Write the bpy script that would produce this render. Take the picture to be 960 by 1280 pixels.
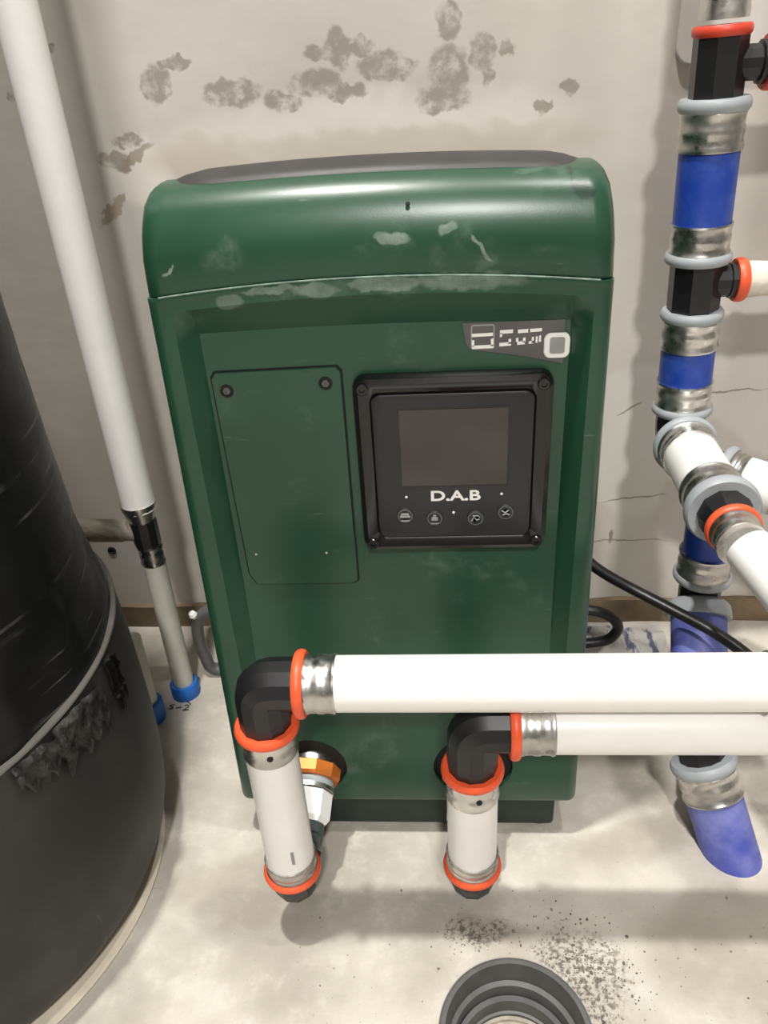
import bpy, bmesh, math, random
from mathutils import Vector, Matrix, noise as mnoise

for o in list(bpy.data.objects):
    bpy.data.objects.remove(o, do_unlink=True)
SC = bpy.context.scene
C = SC.collection
random.seed(7)

# ------------------------------------------------------------------ camera
PITCH, YAW, ROLL, FPX = 0.5350, -0.0859, -0.0643, 987.7
cam_d = bpy.data.cameras.new('camera')
cam_d.sensor_fit = 'VERTICAL'
cam_d.sensor_height = 36.0
cam_d.sensor_width = 27.0
cam_d.lens = FPX / 1280.0 * 36.0
cam_d.clip_start = 0.01
cam_o = bpy.data.objects.new('camera', cam_d)
C.objects.link(cam_o)
_fw = Vector((math.sin(YAW) * math.cos(PITCH), math.cos(YAW) * math.cos(PITCH), -math.sin(PITCH)))
_r0 = Vector((math.cos(YAW), -math.sin(YAW), 0))
_u0 = _r0.cross(_fw)
_r = math.cos(ROLL) * _r0 + math.sin(ROLL) * _u0
_u = -math.sin(ROLL) * _r0 + math.cos(ROLL) * _u0
M = Matrix((_r, _u, -_fw)).transposed().to_4x4()
M.translation = Vector((0.0368, -0.7696, 0.6143))
cam_o.matrix_world = M
SC.camera = cam_o

# ------------------------------------------------------------------ world, light, exposure
w = bpy.data.worlds.new('world')
SC.world = w
w.use_nodes = True
w.node_tree.nodes['Background'].inputs[0].default_value = (0.9, 0.92, 1.0, 1)
w.node_tree.nodes['Background'].inputs[1].default_value = 0.12
SC.view_settings.view_transform = 'Standard'
SC.view_settings.look = 'None'
SC.view_settings.gamma = 1.0
SC.view_settings.use_curve_mapping = False
SC.view_settings.exposure = 0.12

CEIL = 2.5
LAMPS = [  # x, y, radius, watts, colour
    (-0.25, -0.47, 0.045, 41.0, (1.0, 0.965, 0.915)),
    (0.55, -0.43, 0.05, 13.0, (1.0, 0.97, 0.93)),
    (0.22, -2.3, 0.10, 66.0, (1.0, 0.97, 0.93)),  # added fill, no known source, brightens the surfaces facing the camera
]

# ------------------------------------------------------------------ materials
def rgb(r, g, b):
    f = lambda c: (c / 255 / 12.92) if c / 255 <= 0.04045 else ((c / 255 + 0.055) / 1.055) ** 2.4
    return (f(r), f(g), f(b), 1)

class Mat:
    def __init__(s, name):
        s.m = bpy.data.materials.new(name); s.m.use_nodes = True
        s.nt = s.m.node_tree; s.N = s.nt.nodes; s.b = s.N['Principled BSDF']
    def n(s, t, **k):
        x = s.N.new(t)
        for a, v in k.items(): setattr(x, a, v)
        return x
    def l(s, a, b): s.nt.links.new(a, b)
    def coord(s):
        if not hasattr(s, '_c'):
            s._c = s.n('ShaderNodeNewGeometry').outputs['Position']
        return s._c
    def mapped(s, scale=(1, 1, 1), rot=(0, 0, 0), vec=None):
        m = s.n('ShaderNodeMapping'); m.inputs['Scale'].default_value = scale; m.inputs['Rotation'].default_value = rot
        s.l(vec or s.coord(), m.inputs['Vector']); return m.outputs[0]
    def noise(s, scale, detail=4, rough=.55, vec=None, dist=0):
        x = s.n('ShaderNodeTexNoise'); x.inputs['Scale'].default_value = scale; x.inputs['Detail'].default_value = detail
        x.inputs['Roughness'].default_value = rough; x.inputs['Distortion'].default_value = dist
        s.l(vec or s.coord(), x.inputs['Vector']); return x.outputs['Fac']
    def rng(s, v, a, b, c=0, d=1, smooth=True):
        x = s.n('ShaderNodeMapRange'); x.interpolation_type = 'SMOOTHSTEP' if smooth else 'LINEAR'
        for i, q in zip((1, 2, 3, 4), (a, b, c, d)): x.inputs[i].default_value = q
        s.l(v, x.inputs[0]); return x.outputs[0]
    def math(s, op, a, b=None):
        x = s.n('ShaderNodeMath', operation=op)
        for i, q in enumerate((a, b)):
            if q is None: continue
            if isinstance(q, (int, float)): x.inputs[i].default_value = q
            else: s.l(q, x.inputs[i])
        return x.outputs[0]
    def mix(s, fac, a, b):
        x = s.n('ShaderNodeMix', data_type='RGBA')
        if isinstance(fac, (int, float)): x.inputs[0].default_value = fac
        else: s.l(fac, x.inputs[0])
        for i, q in ((6, a), (7, b)):
            if isinstance(q, tuple): x.inputs[i].default_value = q
            else: s.l(q, x.inputs[i])
        return x.outputs[2]
    def color(s, c):
        if isinstance(c, tuple): s.b.inputs['Base Color'].default_value = c
        else: s.l(c, s.b.inputs['Base Color'])
        return s
    def set(s, **k):
        for a, v in k.items():
            i = s.b.inputs[a.replace('_', ' ')]
            if isinstance(v, (int, float, tuple)): i.default_value = v
            else: s.l(v, i)
        return s
    def bump(s, h, strength=.3, dist=.002):
        x = s.n('ShaderNodeBump'); x.inputs['Strength'].default_value = strength; x.inputs['Distance'].default_value = dist
        s.l(h, x.inputs['Height']); s.l(x.outputs[0], s.b.inputs['Normal']); return s
    # soft elliptical spot on a plane of two world axes, edges wobbled by noise
    def sep(s, vec=None):
        x = s.n('ShaderNodeSeparateXYZ'); s.l(vec or s.coord(), x.inputs[0]); return x.outputs
    def warped(s, scale, amt):
        x = s.n('ShaderNodeTexNoise'); x.inputs['Scale'].default_value = scale; x.inputs['Detail'].default_value = 5
        s.l(s.coord(), x.inputs['Vector'])
        a = s.n('ShaderNodeVectorMath', operation='SUBTRACT'); s.l(x.outputs['Color'], a.inputs[0]); a.inputs[1].default_value = (.5, .5, .5)
        b = s.n('ShaderNodeVectorMath', operation='SCALE'); s.l(a.outputs[0], b.inputs[0]); b.inputs['Scale'].default_value = amt
        c = s.n('ShaderNodeVectorMath', operation='ADD'); s.l(s.coord(), c.inputs[0]); s.l(b.outputs[0], c.inputs[1])
        return c.outputs[0]
    def spot(s, xyz, ax, c, r, rot=0, soft=.35):
        u = s.math('SUBTRACT', xyz[ax[0]], c[0]); v = s.math('SUBTRACT', xyz[ax[1]], c[1])
        cr, sr = math.cos(rot), math.sin(rot)
        a = s.math('ADD', s.math('MULTIPLY', u, cr / r[0]), s.math('MULTIPLY', v, sr / r[0]))
        b = s.math('ADD', s.math('MULTIPLY', u, -sr / r[1]), s.math('MULTIPLY', v, cr / r[1]))
        d = s.math('ADD', s.math('MULTIPLY', a, a), s.math('MULTIPLY', b, b))
        return s.rng(d, 1 + soft, 1 - soft)
    def maxall(s, L):
        o = L[0]
        for q in L[1:]: o = s.math('MAXIMUM', o, q)
        return o

def plain(name, c, rough=.5, metal=0, spec=.5, bump=None, var=.06, vs=40):
    m = Mat(name)
    f = m.noise(vs, 3)
    dark = tuple(x * (1 - var * 2) for x in c[:3]) + (1,)
    lite = tuple(min(1, x * (1 + var)) for x in c[:3]) + (1,)
    m.color(m.mix(m.rng(f, .3, .7), dark, lite)).set(Roughness=rough, Metallic=metal, Specular_IOR_Level=spec)
    if bump: m.bump(m.noise(bump[0], 4), bump[1], bump[2])
    return m.m

def green_mat():
    m = Mat('green_plastic')
    g = m.mix(m.rng(m.noise(9, 3), .35, .65), rgb(31, 67, 49), rgb(38, 76, 57))
    xyz = m.sep(m.warped(45, .02))
    # chalky plaster dust: a thin all-over bloom plus smears of its own shape
    haze = m.math('MULTIPLY', m.rng(m.noise(26, 6, .65), .56, .8), .12)
    sm = m.maxall([m.spot(xyz, (0, 2), (-.02, .493), (.075, .006), 0, .6), m.spot(xyz, (0, 2), (.02, .492), (.03, .007)),
                   m.spot(xyz, (0, 2), (-.085, .487), (.013, .006)), m.spot(xyz, (0, 2), (.05, .285), (.035, .01), -.35, .8),
                   m.spot(xyz, (0, 2), (.015, .52), (.022, .006), .1, .8), m.spot(xyz, (0, 2), (.055, .517), (.008, .008), 0, .8),
                   m.spot(xyz, (0, 2), (.03, .515), (.006, .018), .6, .9), m.spot(xyz, (0, 2), (-.088, .514), (.012, .009), .3, .9),
                   m.spot(xyz, (0, 2), (.075, .505), (.03, .004), .1, .8),
                   m.spot(xyz, (0, 2), (-.03, .10), (.03, .018), .5, .9), m.spot(xyz, (0, 2), (.09, .065), (.014, .003), .1, .8)])
    sm = m.math('MULTIPLY', sm, m.rng(m.noise(48, 6, .65), .42, .75))
    streak = m.math('MULTIPLY', m.rng(m.noise(30, 4, .6, m.mapped((1, 1, 7), (0, .7, 0))), .66, .78), .13)
    xy2 = m.sep(m.warped(110, .008))
    ck = m.maxall([m.spot(xy2, (0, 2), (-.088, .4865), (.008, .0045), 0, .4), m.spot(xy2, (0, 2), (-.062, .4925), (.016, .0025), .05, .4), m.spot(xy2, (0, 2), (-.035, .4915), (.014, .0045), 0, .5), m.spot(xy2, (0, 2), (.006, .4935), (.022, .0048), 0, .3),
                   m.spot(xy2, (0, 2), (.055, .4935), (.03, .0045), -.03, .7), m.spot(xy2, (0, 2), (.012, .519), (.011, .0035), -.1, .4), m.spot(xy2, (0, 2), (.043, .522), (.006, .003), .4, .4), m.spot(xy2, (0, 2), (.062, .511), (.010, .0012), -.9, .5), m.spot(xy2, (0, 2), (-.12, .507), (.005, .0008), .8, .5)])
    ck = m.math('MULTIPLY', ck, m.rng(m.noise(70, 5, .7), .3, .7, .3, .8))
    sm = m.math('MAXIMUM', m.math('MULTIPLY', sm, .55), m.math('MULTIPLY', ck, 1.9))
    f = m.math('MINIMUM', m.math('ADD', m.math('ADD', haze, streak), m.math('MULTIPLY', sm, .30)), .5)
    nk = m.maxall([m.spot(xy2, (0, 2), (.1185, .5385), (.0075, .0042), -.2, .3), m.spot(xy2, (0, 2), (.112, .546), (.0006, .008), 0, .4)])
    g = m.mix(m.math('MULTIPLY', nk, .75), g, rgb(14, 34, 25))
    m.color(m.mix(f, g, rgb(168, 182, 172)))
    m.set(Roughness=m.rng(f, 0, .4, .30, .8), Specular_IOR_Level=.45)
    m.bump(m.noise(900, 2), .06, .0004)
    return m.m

def wall_mat():
    m = Mat('plaster_wall')
    base = m.mix(m.rng(m.noise(3.5, 4), .3, .7), rgb(190, 184, 176), rgb(206, 201, 194))
    base = m.mix(m.math('MULTIPLY', m.rng(m.noise(22, 6, .7), .55, .75), .25), base, rgb(178, 170, 160))
    W1 = m.sep(m.warped(38, .035)); W2 = m.sep(m.warped(90, .018))
    # pale filler skim behind the pump top
    skim = m.maxall([m.spot(W1, (0, 2), (-.03, .545), (.17, .032), .02, .8), m.spot(W1, (0, 2), (-.23, .525), (.03, .028), .3, .6)])
    base = m.mix(m.math('MULTIPLY', skim, .75), base, rgb(228, 223, 215))
    tan = m.maxall([m.spot(W1, (0, 2), (.0, .535), (.16, .014), 0, .8), m.spot(W1, (0, 2), (-.17, .53), (.05, .02), 0, .8)])
    base = m.mix(m.math('MULTIPLY', tan, .5), base, rgb(188, 175, 156))
    # bare grey blotches where paint flaked away
    P = [(-.138, .584, .022, .009), (-.205, .594, .012, .013), (-.185, .609, .014, .004), (-.095, .575, .014, .008), (-.064, .588, .020, .009), (-.043, .612, .009, .013), (-.062, .610, .010, .006), (-.024, .612, .010, .007),
         (-.040, .580, .016, .006), (-.003, .597, .022, .010), (.050, .590, .014, .018), (.05, .628, .009, .012), (.078, .603, .010, .012), (.098, .605, .006, .006), (.083, .585, .005, .007), (.13, .560, .007, .005), (.152, .573, .007, .005), (.045, .570, .02, .010),
         (-.24, .55, .012, .005), (-.255, .535, .014, .007), (-.3, .625, .012, .003), (-.33, .59, .008, .003)]
    bl = m.maxall([m.spot(W2, (0, 2), q[:2], (q[2] * 1.15, q[3] * 1.15), 0, .35) for q in P])
    bl = m.math('MULTIPLY', bl, m.rng(m.noise(58, 6, .65), .33, .56))
    base = m.mix(m.math('MULTIPLY', bl, .8), base, rgb(146, 138, 128))
    fk = m.maxall([m.spot(W2, (0, 2), (-.267, .492), (.020, .0055), .75, .3), m.spot(W2, (0, 2), (-.235, .538), (.018, .004), .5, .5)])
    base = m.mix(m.math('MULTIPLY', fk, .75), base, rgb(150, 138, 120))
    # cool repair patches on the right with a few hairline cracks
    W3 = m.sep(m.warped(14, .06))
    pt = m.maxall([m.spot(W3, (0, 2), (.235, .23), (.05, .09), .15, .12), m.spot(W3, (0, 2), (.42, .33), (.10, .12), -.5, .1)])
    base = m.mix(m.math('MULTIPLY', pt, .5), base, rgb(214, 211, 206))
    W4 = m.sep(m.warped(50, .012))
    cr = m.maxall([m.spot(W4, (0, 2), (.248, .168), (.034, .0010), .12, .6), m.spot(W4, (0, 2), (.33, .292), (.036, .0009), .06, .6), m.spot(W4, (0, 2), (.232, .275), (.014, .0009), .5, .6),
                   m.spot(W4, (0, 2), (.24, .112), (.05, .0007), 0, .6), m.spot(W4, (0, 2), (.228, .118), (.002, .010), 0, .6)])
    base = m.mix(m.math('MULTIPLY', cr, .65), base, rgb(92, 82, 72))
    m.color(base).set(Roughness=.85, Specular_IOR_Level=.25)
    m.bump(m.math('ADD', m.noise(18, 5), m.math('MULTIPLY', bl, -.1)), .3, .003)
    return m.m

def floor_mat():
    m = Mat('concrete_floor')
    base = m.mix(m.rng(m.noise(7, 6, .6), .32, .68), rgb(168, 162, 152), rgb(204, 199, 189))
    base = m.mix(m.math('MULTIPLY', m.rng(m.noise(28, 6, .7), .5, .72), .45), base, rgb(214, 209, 200))
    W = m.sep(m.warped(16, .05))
    st = m.maxall([m.spot(W, (0, 1), (-.13, -.365), (.07, .03), 0, .7), m.spot(W, (0, 1), (.30, -.40), (.11, .06), .2, .4), m.spot(W, (0, 1), (.07, -.395), (.025, .012), 0, .7), m.spot(W, (0, 1), (.2, -.31), (.05, .02), .3, .8)])  # darker blotches: stains, plus the soft shade edge at right put into the colour
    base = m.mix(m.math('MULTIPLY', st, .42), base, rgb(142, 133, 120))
    W2 = m.sep(m.warped(40, .04))
    dk = m.maxall([m.spot(W2, (0, 1), (.135, -.43), (.032, .038), .4, .7), m.spot(W2, (0, 1), (.055, -.397), (.022, .010), 0, .7)])
    dk = m.math('MULTIPLY', dk, m.rng(m.noise(230, 4, .7), .45, .6))
    base = m.mix(m.math('MULTIPLY', dk, .85), base, rgb(88, 82, 74))
    sp = m.rng(m.noise(330, 3, .6), .68, .74)
    base = m.mix(m.math('MULTIPLY', sp, .5), base, rgb(98, 92, 84))
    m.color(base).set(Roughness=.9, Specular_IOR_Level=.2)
    m.bump(m.math('ADD', m.noise(60, 8, .7), m.math('MULTIPLY', m.noise(420, 3), .35)), .4, .002)
    return m.m

def metal_mat(name, tint=(.74, .73, .70, 1)):
    m = Mat(name)
    f = m.noise(24, 3, .5)
    m.color(m.mix(m.rng(f, .35, .7), tuple(c * .6 for c in tint[:3]) + (1,), tint)).set(Metallic=1.0, Roughness=m.rng(m.noise(90, 4), .3, .7, .22, .45))
    m.bump(m.noise(40, 2), .15, .001)
    return m.m

def film_mat():
    m = Mat('black_stretch_film')
    def dot(v):
        x = m.n('ShaderNodeVectorMath', operation='DOT_PRODUCT'); m.l(m.coord(), x.inputs[0]); x.inputs[1].default_value = v; return x.outputs['Value']
    c_, s_ = math.cos(math.radians(-6)), math.sin(math.radians(-6))
    cmb = m.n('ShaderNodeCombineXYZ')
    m.l(dot((.67 * c_ * 7, .74 * c_ * 7, s_ * 7)), cmb.inputs[0]); m.l(dot((-.67 * s_ * 190, -.74 * s_ * 190, c_ * 190)), cmb.inputs[1])
    a = m.noise(1.0, 3, .5, cmb.outputs[0], .12)
    b = m.noise(11, 4, .6)
    st = m.math('MULTIPLY', m.rng(a, .58, .68), m.rng(b, .44, .62))  # thin streaks: highlights on the creases put into the colour
    dust = m.math('MULTIPLY', m.rng(m.noise(7, 5, .6), .45, .75), .018)
    m.color(m.mix(m.math('MAXIMUM', m.math('MULTIPLY', st, .32), dust), (.0035, .0035, .004, 1), (.32, .32, .31, 1)))
    m.set(Roughness=m.rng(b, .3, .7, .32, .55), Specular_IOR_Level=.3)
    m.bump(a, .3, .001).set(Sheen_Weight=.025, Sheen_Roughness=.4)
    return m.m

def skirt_mat():
    m = Mat('black_tank_plastic')
    d = m.math('MULTIPLY', m.rng(m.noise(9, 5), .4, .75), .10)
    s = m.math('MULTIPLY', m.rng(m.noise(40, 3, .5, m.mapped((1, 1, .25), (.5, .6, 0))), .70, .74), .28)
    m.color(m.mix(m.math('MAXIMUM', d, s), (.020, .0195, .0185, 1), (.34, .32, .29, 1))).set(Roughness=.55, Specular_IOR_Level=.35)
    m.bump(m.noise(500, 2), .08, .0006)
    return m.m

def blue_mat():
    m = Mat('blue_pipe')
    f = m.rng(m.noise(45, 5, .65), .4, .75)
    m.color(m.mix(m.math('MULTIPLY', f, .25), rgb(26, 62, 160), rgb(100, 126, 184))).set(Roughness=.42)
    m.bump(m.noise(260, 2), .08, .0005)
    return m.m

def dusty_blue_mat():
    m = Mat('dusty_blue_pipe')
    f = m.rng(m.noise(30, 5, .6), .3, .75)
    m.color(m.mix(m.math('MULTIPLY', f, .55), rgb(70, 80, 168), rgb(150, 156, 205))).set(Roughness=.55)
    return m.m

def scrap_mat():
    m = Mat('printed_bag_plastic')
    f = m.math('MULTIPLY', m.rng(m.noise(34, 4, .6, m.mapped((2.6, .7, 1), (0, 0, .6))), .53, .62), .8)
    m.color(m.mix(f, rgb(226, 224, 220), rgb(66, 76, 128))).set(Roughness=.5)
    return m.m

MG = green_mat(); MWALL = wall_mat(); MFLOOR = floor_mat(); MMETAL = metal_mat('brushed_crimp_steel'); MFILM = film_mat(); MSKIRT = skirt_mat(); MBLUE = blue_mat(); MBLUE2 = dusty_blue_mat()
MWHITE = plain('white_pipe', rgb(240, 239, 236), .32, var=.01)
MDULL = plain('dull_white_pipe', rgb(205, 203, 192), .45, var=.03)
MORANGE = plain('orange_ring', rgb(236, 92, 52), .42, var=.04)
MRED = plain('red_orange_ring', rgb(205, 66, 44), .42, var=.05)
MGREY = plain('grey_ring', rgb(158, 164, 168), .45, var=.03)
MBLACK = plain('black_fitting', rgb(26, 26, 28), .38, var=.05)
MLID = plain('dark_grey_lid', rgb(88, 86, 86), .42, var=.06)
MBASE = plain('dark_base', rgb(24, 40, 33), .6, var=.1)
MDARK = plain('dark_cavity', rgb(14, 16, 15), .7)
MBEZEL = plain('gloss_black_bezel', rgb(17, 17, 18), .16, var=.02)
MFACE = plain('satin_black_face', rgb(34, 34, 35), .45, var=.02)
MSCREEN = plain('dark_screen_glass', rgb(54, 52, 48), .08, var=.02)
MPRINT = plain('white_print', rgb(232, 232, 230), .6, var=.01)
MSILVER = plain('silver_print', rgb(150, 152, 150), .45, var=.1)
MBRASS = plain('orange_brass', rgb(206, 118, 48), .38, .35, var=.12)
MCABLE = plain('black_cable', rgb(20, 20, 21), .38)
MSLEEVE = plain('bright_blue_sleeve', rgb(36, 110, 200), .5)
MTRIM = plain('brown_edge_strip', rgb(120, 104, 82), .85, var=.15, vs=30)
MWRAP = plain('cream_wrapped_pipe', rgb(222, 214, 200), .75, var=.08, bump=(120, .5, .002))
MHEMP = plain('grey_wrapped_pipe', rgb(150, 144, 130), .8, var=.14, bump=(160, .6, .002))
MPVC = plain('grey_drain_pvc', rgb(88, 88, 87), .5, var=.08, vs=60)
MPAD = plain('cream_pad', rgb(214, 205, 184), .6, var=.06)
MCRUMB = plain('concrete_crumb', rgb(134, 127, 118), .95, var=.25, vs=90)
MINK = plain('pencil_line', rgb(70, 72, 78), .8)
MCEIL = plain('white_ceiling', rgb(160, 160, 158), .9, var=.02)
MSIDE = plain('side_wall_paint', rgb(112, 110, 107), .9, var=.03)
MSCRAP = scrap_mat()
def emis(name, c, s):
    m = Mat(name); m.set(Emission_Color=c, Emission_Strength=s); return m.m
MLAMP = emis('lamp_diffuser', (1, .96, .9, 1), 8)

# ------------------------------------------------------------------ mesh helpers (all coordinates in metres, world space)
def finish(bm, angle=40):
    bmesh.ops.recalc_face_normals(bm, faces=bm.faces)

def obj(name, bm, mat, parent=None, smooth=True, angle=38):
    finish(bm)
    me = bpy.data.meshes.new(name); bm.to_mesh(me); bm.free()
    o = bpy.data.objects.new(name, me); C.objects.link(o)
    me.materials.append(mat)
    if smooth:
        for p in me.polygons: p.use_smooth = True
        try: me.set_sharp_from_angle(angle=math.radians(angle))
        except Exception: pass
    if parent:
        o.parent = parent
        root = Vector((0, 0, 0)); q = parent
        while q: root += q.location; q = q.parent
        for v in me.vertices: v.co -= root
    return o

def tag(o, label, cat=None, group=None, kind=None):
    if label: o['label'] = label
    if cat: o['category'] = cat
    if group: o['group'] = group
    if kind: o['kind'] = kind
    return o

def thing(name, loc, label, cat, group=None):
    o = bpy.data.objects.new(name, None); C.objects.link(o); o.location = loc; o.empty_display_size = .02
    return tag(o, label, cat, group)

def set_origin(o):
    """move a free mesh's origin to the middle of its base"""
    me = o.data
    xs = [v.co for v in me.vertices]
    c = Vector(((min(v.x for v in xs) + max(v.x for v in xs)) / 2, (min(v.y for v in xs) + max(v.y for v in xs)) / 2, min(v.z for v in xs)))
    for v in me.vertices: v.co -= c
    o.location = c
    return o

def frame(d):
    d = Vector(d).normalized()
    a = Vector((0, 0, 1)) if abs(d.z) < .9 else Vector((1, 0, 0))
    x = a.cross(d).normalized(); y = d.cross(x)
    return x, y, d

def lathe(A, d, prof, seg=32, bm=None, spin=0, wob=0, cap=True):
    """prof: list of (distance along d from A, radius); r=0 closes"""
    bm = bm or bmesh.new(); A = Vector(A); x, y, d = frame(d); rings = []
    for s, r in prof:
        if r <= 1e-6: rings.append([bm.verts.new(A + d * s)])
        else:
            rings.append([bm.verts.new(A + d * s + (x * math.cos(spin + 2 * math.pi * i / seg) + y * math.sin(spin + 2 * math.pi * i / seg)) * r * (1 + wob * mnoise.noise(Vector((i * .9, s * 90, 3.1))))) for i in range(seg)])
    for a, b in zip(rings, rings[1:]):
        for i in range(seg):
            j = (i + 1) % seg
            if len(a) == 1 and len(b) == 1: continue
            if len(a) == 1: bm.faces.new((a[0], b[i], b[j]))
            elif len(b) == 1: bm.faces.new((a[i], a[j], b[0]))
            else: bm.faces.new((a[i], a[j], b[j], b[i]))
    for R in (rings[0], rings[-1]):
        if cap and len(R) > 2:
            try: bm.faces.new(R)
            except Exception: pass
    return bm

def tube(path, r, seg=20, bm=None, spin=0, closed=False, flat=1.0):
    bm = bm or bmesh.new(); P = [Vector(p) for p in path]; n = len(P); rings = []; x = None
    for i in range(n):
        d = (P[min(i + 1, n - 1)] - P[max(i - 1, 0)]).normalized()
        if x is None: x, y, _ = frame(d)
        else:
            x = (x - d * x.dot(d)).normalized(); y = d.cross(x)
        rr = r[i] if isinstance(r, (list, tuple)) else r
        rings.append([bm.verts.new(P[i] + (x * math.cos(spin + 2 * math.pi * k / seg) + y * flat * math.sin(spin + 2 * math.pi * k / seg)) * rr) for k in range(seg)])
    for a, b in zip(rings, rings[1:]):
        for k in range(seg):
            j = (k + 1) % seg; bm.faces.new((a[k], a[j], b[j], b[k]))
    bm.faces.new(rings[0]); bm.faces.new(rings[-1])
    return bm

def spline(pts, n=10):
    P = [Vector(p) for p in pts]; out = []
    for i in range(len(P) - 1):
        p0 = P[max(i - 1, 0)]; p1 = P[i]; p2 = P[i + 1]; p3 = P[min(i + 2, len(P) - 1)]
        for k in range(n):
            t = k / n
            out.append(.5 * ((2 * p1) + (-p0 + p2) * t + (2 * p0 - 5 * p1 + 4 * p2 - p3) * t * t + (-p0 + 3 * p1 - 3 * p2 + p3) * t ** 3))
    out.append(P[-1]); return out

def bend(A, K, B, R, n=8):
    A, K, B = Vector(A), Vector(K), Vector(B)
    a = (A - K).normalized(); b = (B - K).normalized(); out = [A]
    for i in range(n + 1):
        t = i / n
        p0 = K + a * R; p1 = K; p2 = K + b * R
        out.append(p0 * (1 - t) ** 2 + p1 * 2 * t * (1 - t) + p2 * t * t)
    out.append(B); return out

def box(x0, x1, y0, y1, z0, z1, bev=0, seg=2, bm=None):
    bm = bm or bmesh.new()
    v = [bm.verts.new((x, y, z)) for x in (x0, x1) for y in (y0, y1) for z in (z0, z1)]
    fs = [bm.faces.new([v[i] for i in q]) for q in ((0, 1, 3, 2), (4, 6, 7, 5), (0, 4, 5, 1), (2, 3, 7, 6), (0, 2, 6, 4), (1, 5, 7, 3))]
    if bev:
        es = set(e for f in fs for e in f.edges)
        bmesh.ops.bevel(bm, geom=list(es), offset=bev, segments=seg, affect='EDGES', profile=.5)
    return bm

def rrect(x0, x1, z0, z1, r, n=6):
    P = []
    for cx, cz, a0 in ((x1 - r, z1 - r, 0), (x0 + r, z1 - r, 90), (x0 + r, z0 + r, 180), (x1 - r, z0 + r, 270)):
        for i in range(n + 1):
            a = math.radians(a0 + 90 * i / n); P.append((cx + r * math.cos(a), cz + r * math.sin(a)))
    return P

def plate(loops, bm=None, cap0=False, cap1=True):
    """loops: list of (outline [(x,z)..], y) skinned in order, all the same count"""
    bm = bm or bmesh.new()
    R = [[bm.verts.new((x, y, z)) for x, z in L] for L, y in loops]
    n = len(R[0])
    for a, b in zip(R, R[1:]):
        for i in range(n): bm.faces.new((a[i], a[(i + 1) % n], b[(i + 1) % n], b[i]))
    if cap0: bm.faces.new(R[0])
    if cap1: bm.faces.new(R[-1])
    return bm

def along(A, B, s):  # point s metres from A towards B
    A, B = Vector(A), Vector(B); return A + (B - A).normalized() * s

# pipe fittings ------------------------------------------------------
def ring_part(par, P, d, ri, ro, t, mat, name='ring'):
    pr = [(-t / 2, ri), (-t / 2, ro * .93), (-t * .3, ro * .985), (0, ro), (t * .3, ro * .985), (t / 2, ro * .93), (t / 2, ri)]
    return obj(name, lathe(P, d, pr, 40), mat, par)

def crimp_part(par, P, d, L, r, mat=None, name='crimp_sleeve', window=True):
    pr = [(0, r * .9), (0, r * 1.02), (L * .08, r * 1.04), (L * .16, r), (L * .34, r * .985), (L * .42, r * 1.015), (L * .58, r * 1.015), (L * .66, r * .985), (L * .86, r), (L * .94, r * 1.04), (L, r * 1.02), (L, r * .9)]
    return obj(name, lathe(P, d, pr, 40, wob=.012), mat or MMETAL, par)

def pipe_part(par, A, B, r, mat, name='pipe', seg=36):
    A, B = Vector(A), Vector(B)
    return obj(name, lathe(A, B - A, [(0, r * .8), (0, r), ((B - A).length, r), ((B - A).length, r * .8)], seg), mat, par)

def body_part(par, A, B, r, name='tee_body', seg=8, cham=.12):
    A, B = Vector(A), Vector(B); L = (B - A).length
    return obj(name, lathe(A, B - A, [(0, r * .92), (L * .06, r), (L * .94, r), (L, r * .92)], seg, spin=math.pi / 8), MBLACK, par, smooth=False)

def elbow_part(par, A, K, B, R, r, name='elbow', mat=None, spin=math.pi / 8):
    o = obj(name, tube(bend(A, K, B, R, 6), r, 12, spin=spin), mat or MBLACK, par, angle=24)
    return o

# ================================================================== setting
X0, X1, Y0, Y1 = -1.3, 1.5, -2.7, 0.0
DR = (.0815, -.4735, .0545)  # drain centre and radius
bm = bmesh.new()
outer = [bm.verts.new((x, y, 0)) for x, y in ((X0, Y0), (X1, Y0), (X1, Y1), (X0, Y1))]
hole = [bm.verts.new((DR[0] + DR[2] * (1 + .012 * mnoise.noise(Vector((i * .7, 0, 0)))) * math.cos(2 * math.pi * i / 72), DR[1] + DR[2] * (1 + .012 * mnoise.noise(Vector((i * .7, 5, 0)))) * math.sin(2 * math.pi * i / 72), 0)) for i in range(72)]
es = [bm.edges.new((L[i], L[(i + 1) % len(L)])) for L in (outer, hole) for i in range(len(L))]
bmesh.ops.triangle_fill(bm, use_beauty=True, use_dissolve=False, edges=es)
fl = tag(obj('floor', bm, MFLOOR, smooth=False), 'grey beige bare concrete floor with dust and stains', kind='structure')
if fl.data.polygons[0].normal.z < 0: fl.data.flip_normals()
tag(obj('wall_back', box(X0, X1, 0, .12, -.1, CEIL), MWALL, smooth=False), 'white plastered wall with flaked grey patches behind the pump', kind='structure')
tag(obj('wall_left', box(X0 - .1, X0, Y0, Y1, -.1, CEIL), MSIDE, smooth=False), 'plain pale side wall beyond the black tank', kind='structure')
tag(obj('wall_right', box(X1, X1 + .1, Y0, Y1, -.1, CEIL), MSIDE, smooth=False), 'plain pale side wall beyond the riser', kind='structure')
tag(obj('wall_front', box(X0, X1, Y0 - .1, Y0, -.1, CEIL), MSIDE, smooth=False), 'plain pale wall facing the pump', kind='structure')
tag(obj('ceiling', box(X0, X1, Y0, Y1, CEIL, CEIL + .1), MCEIL, smooth=False), 'white ceiling above the pump', kind='structure')
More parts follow.
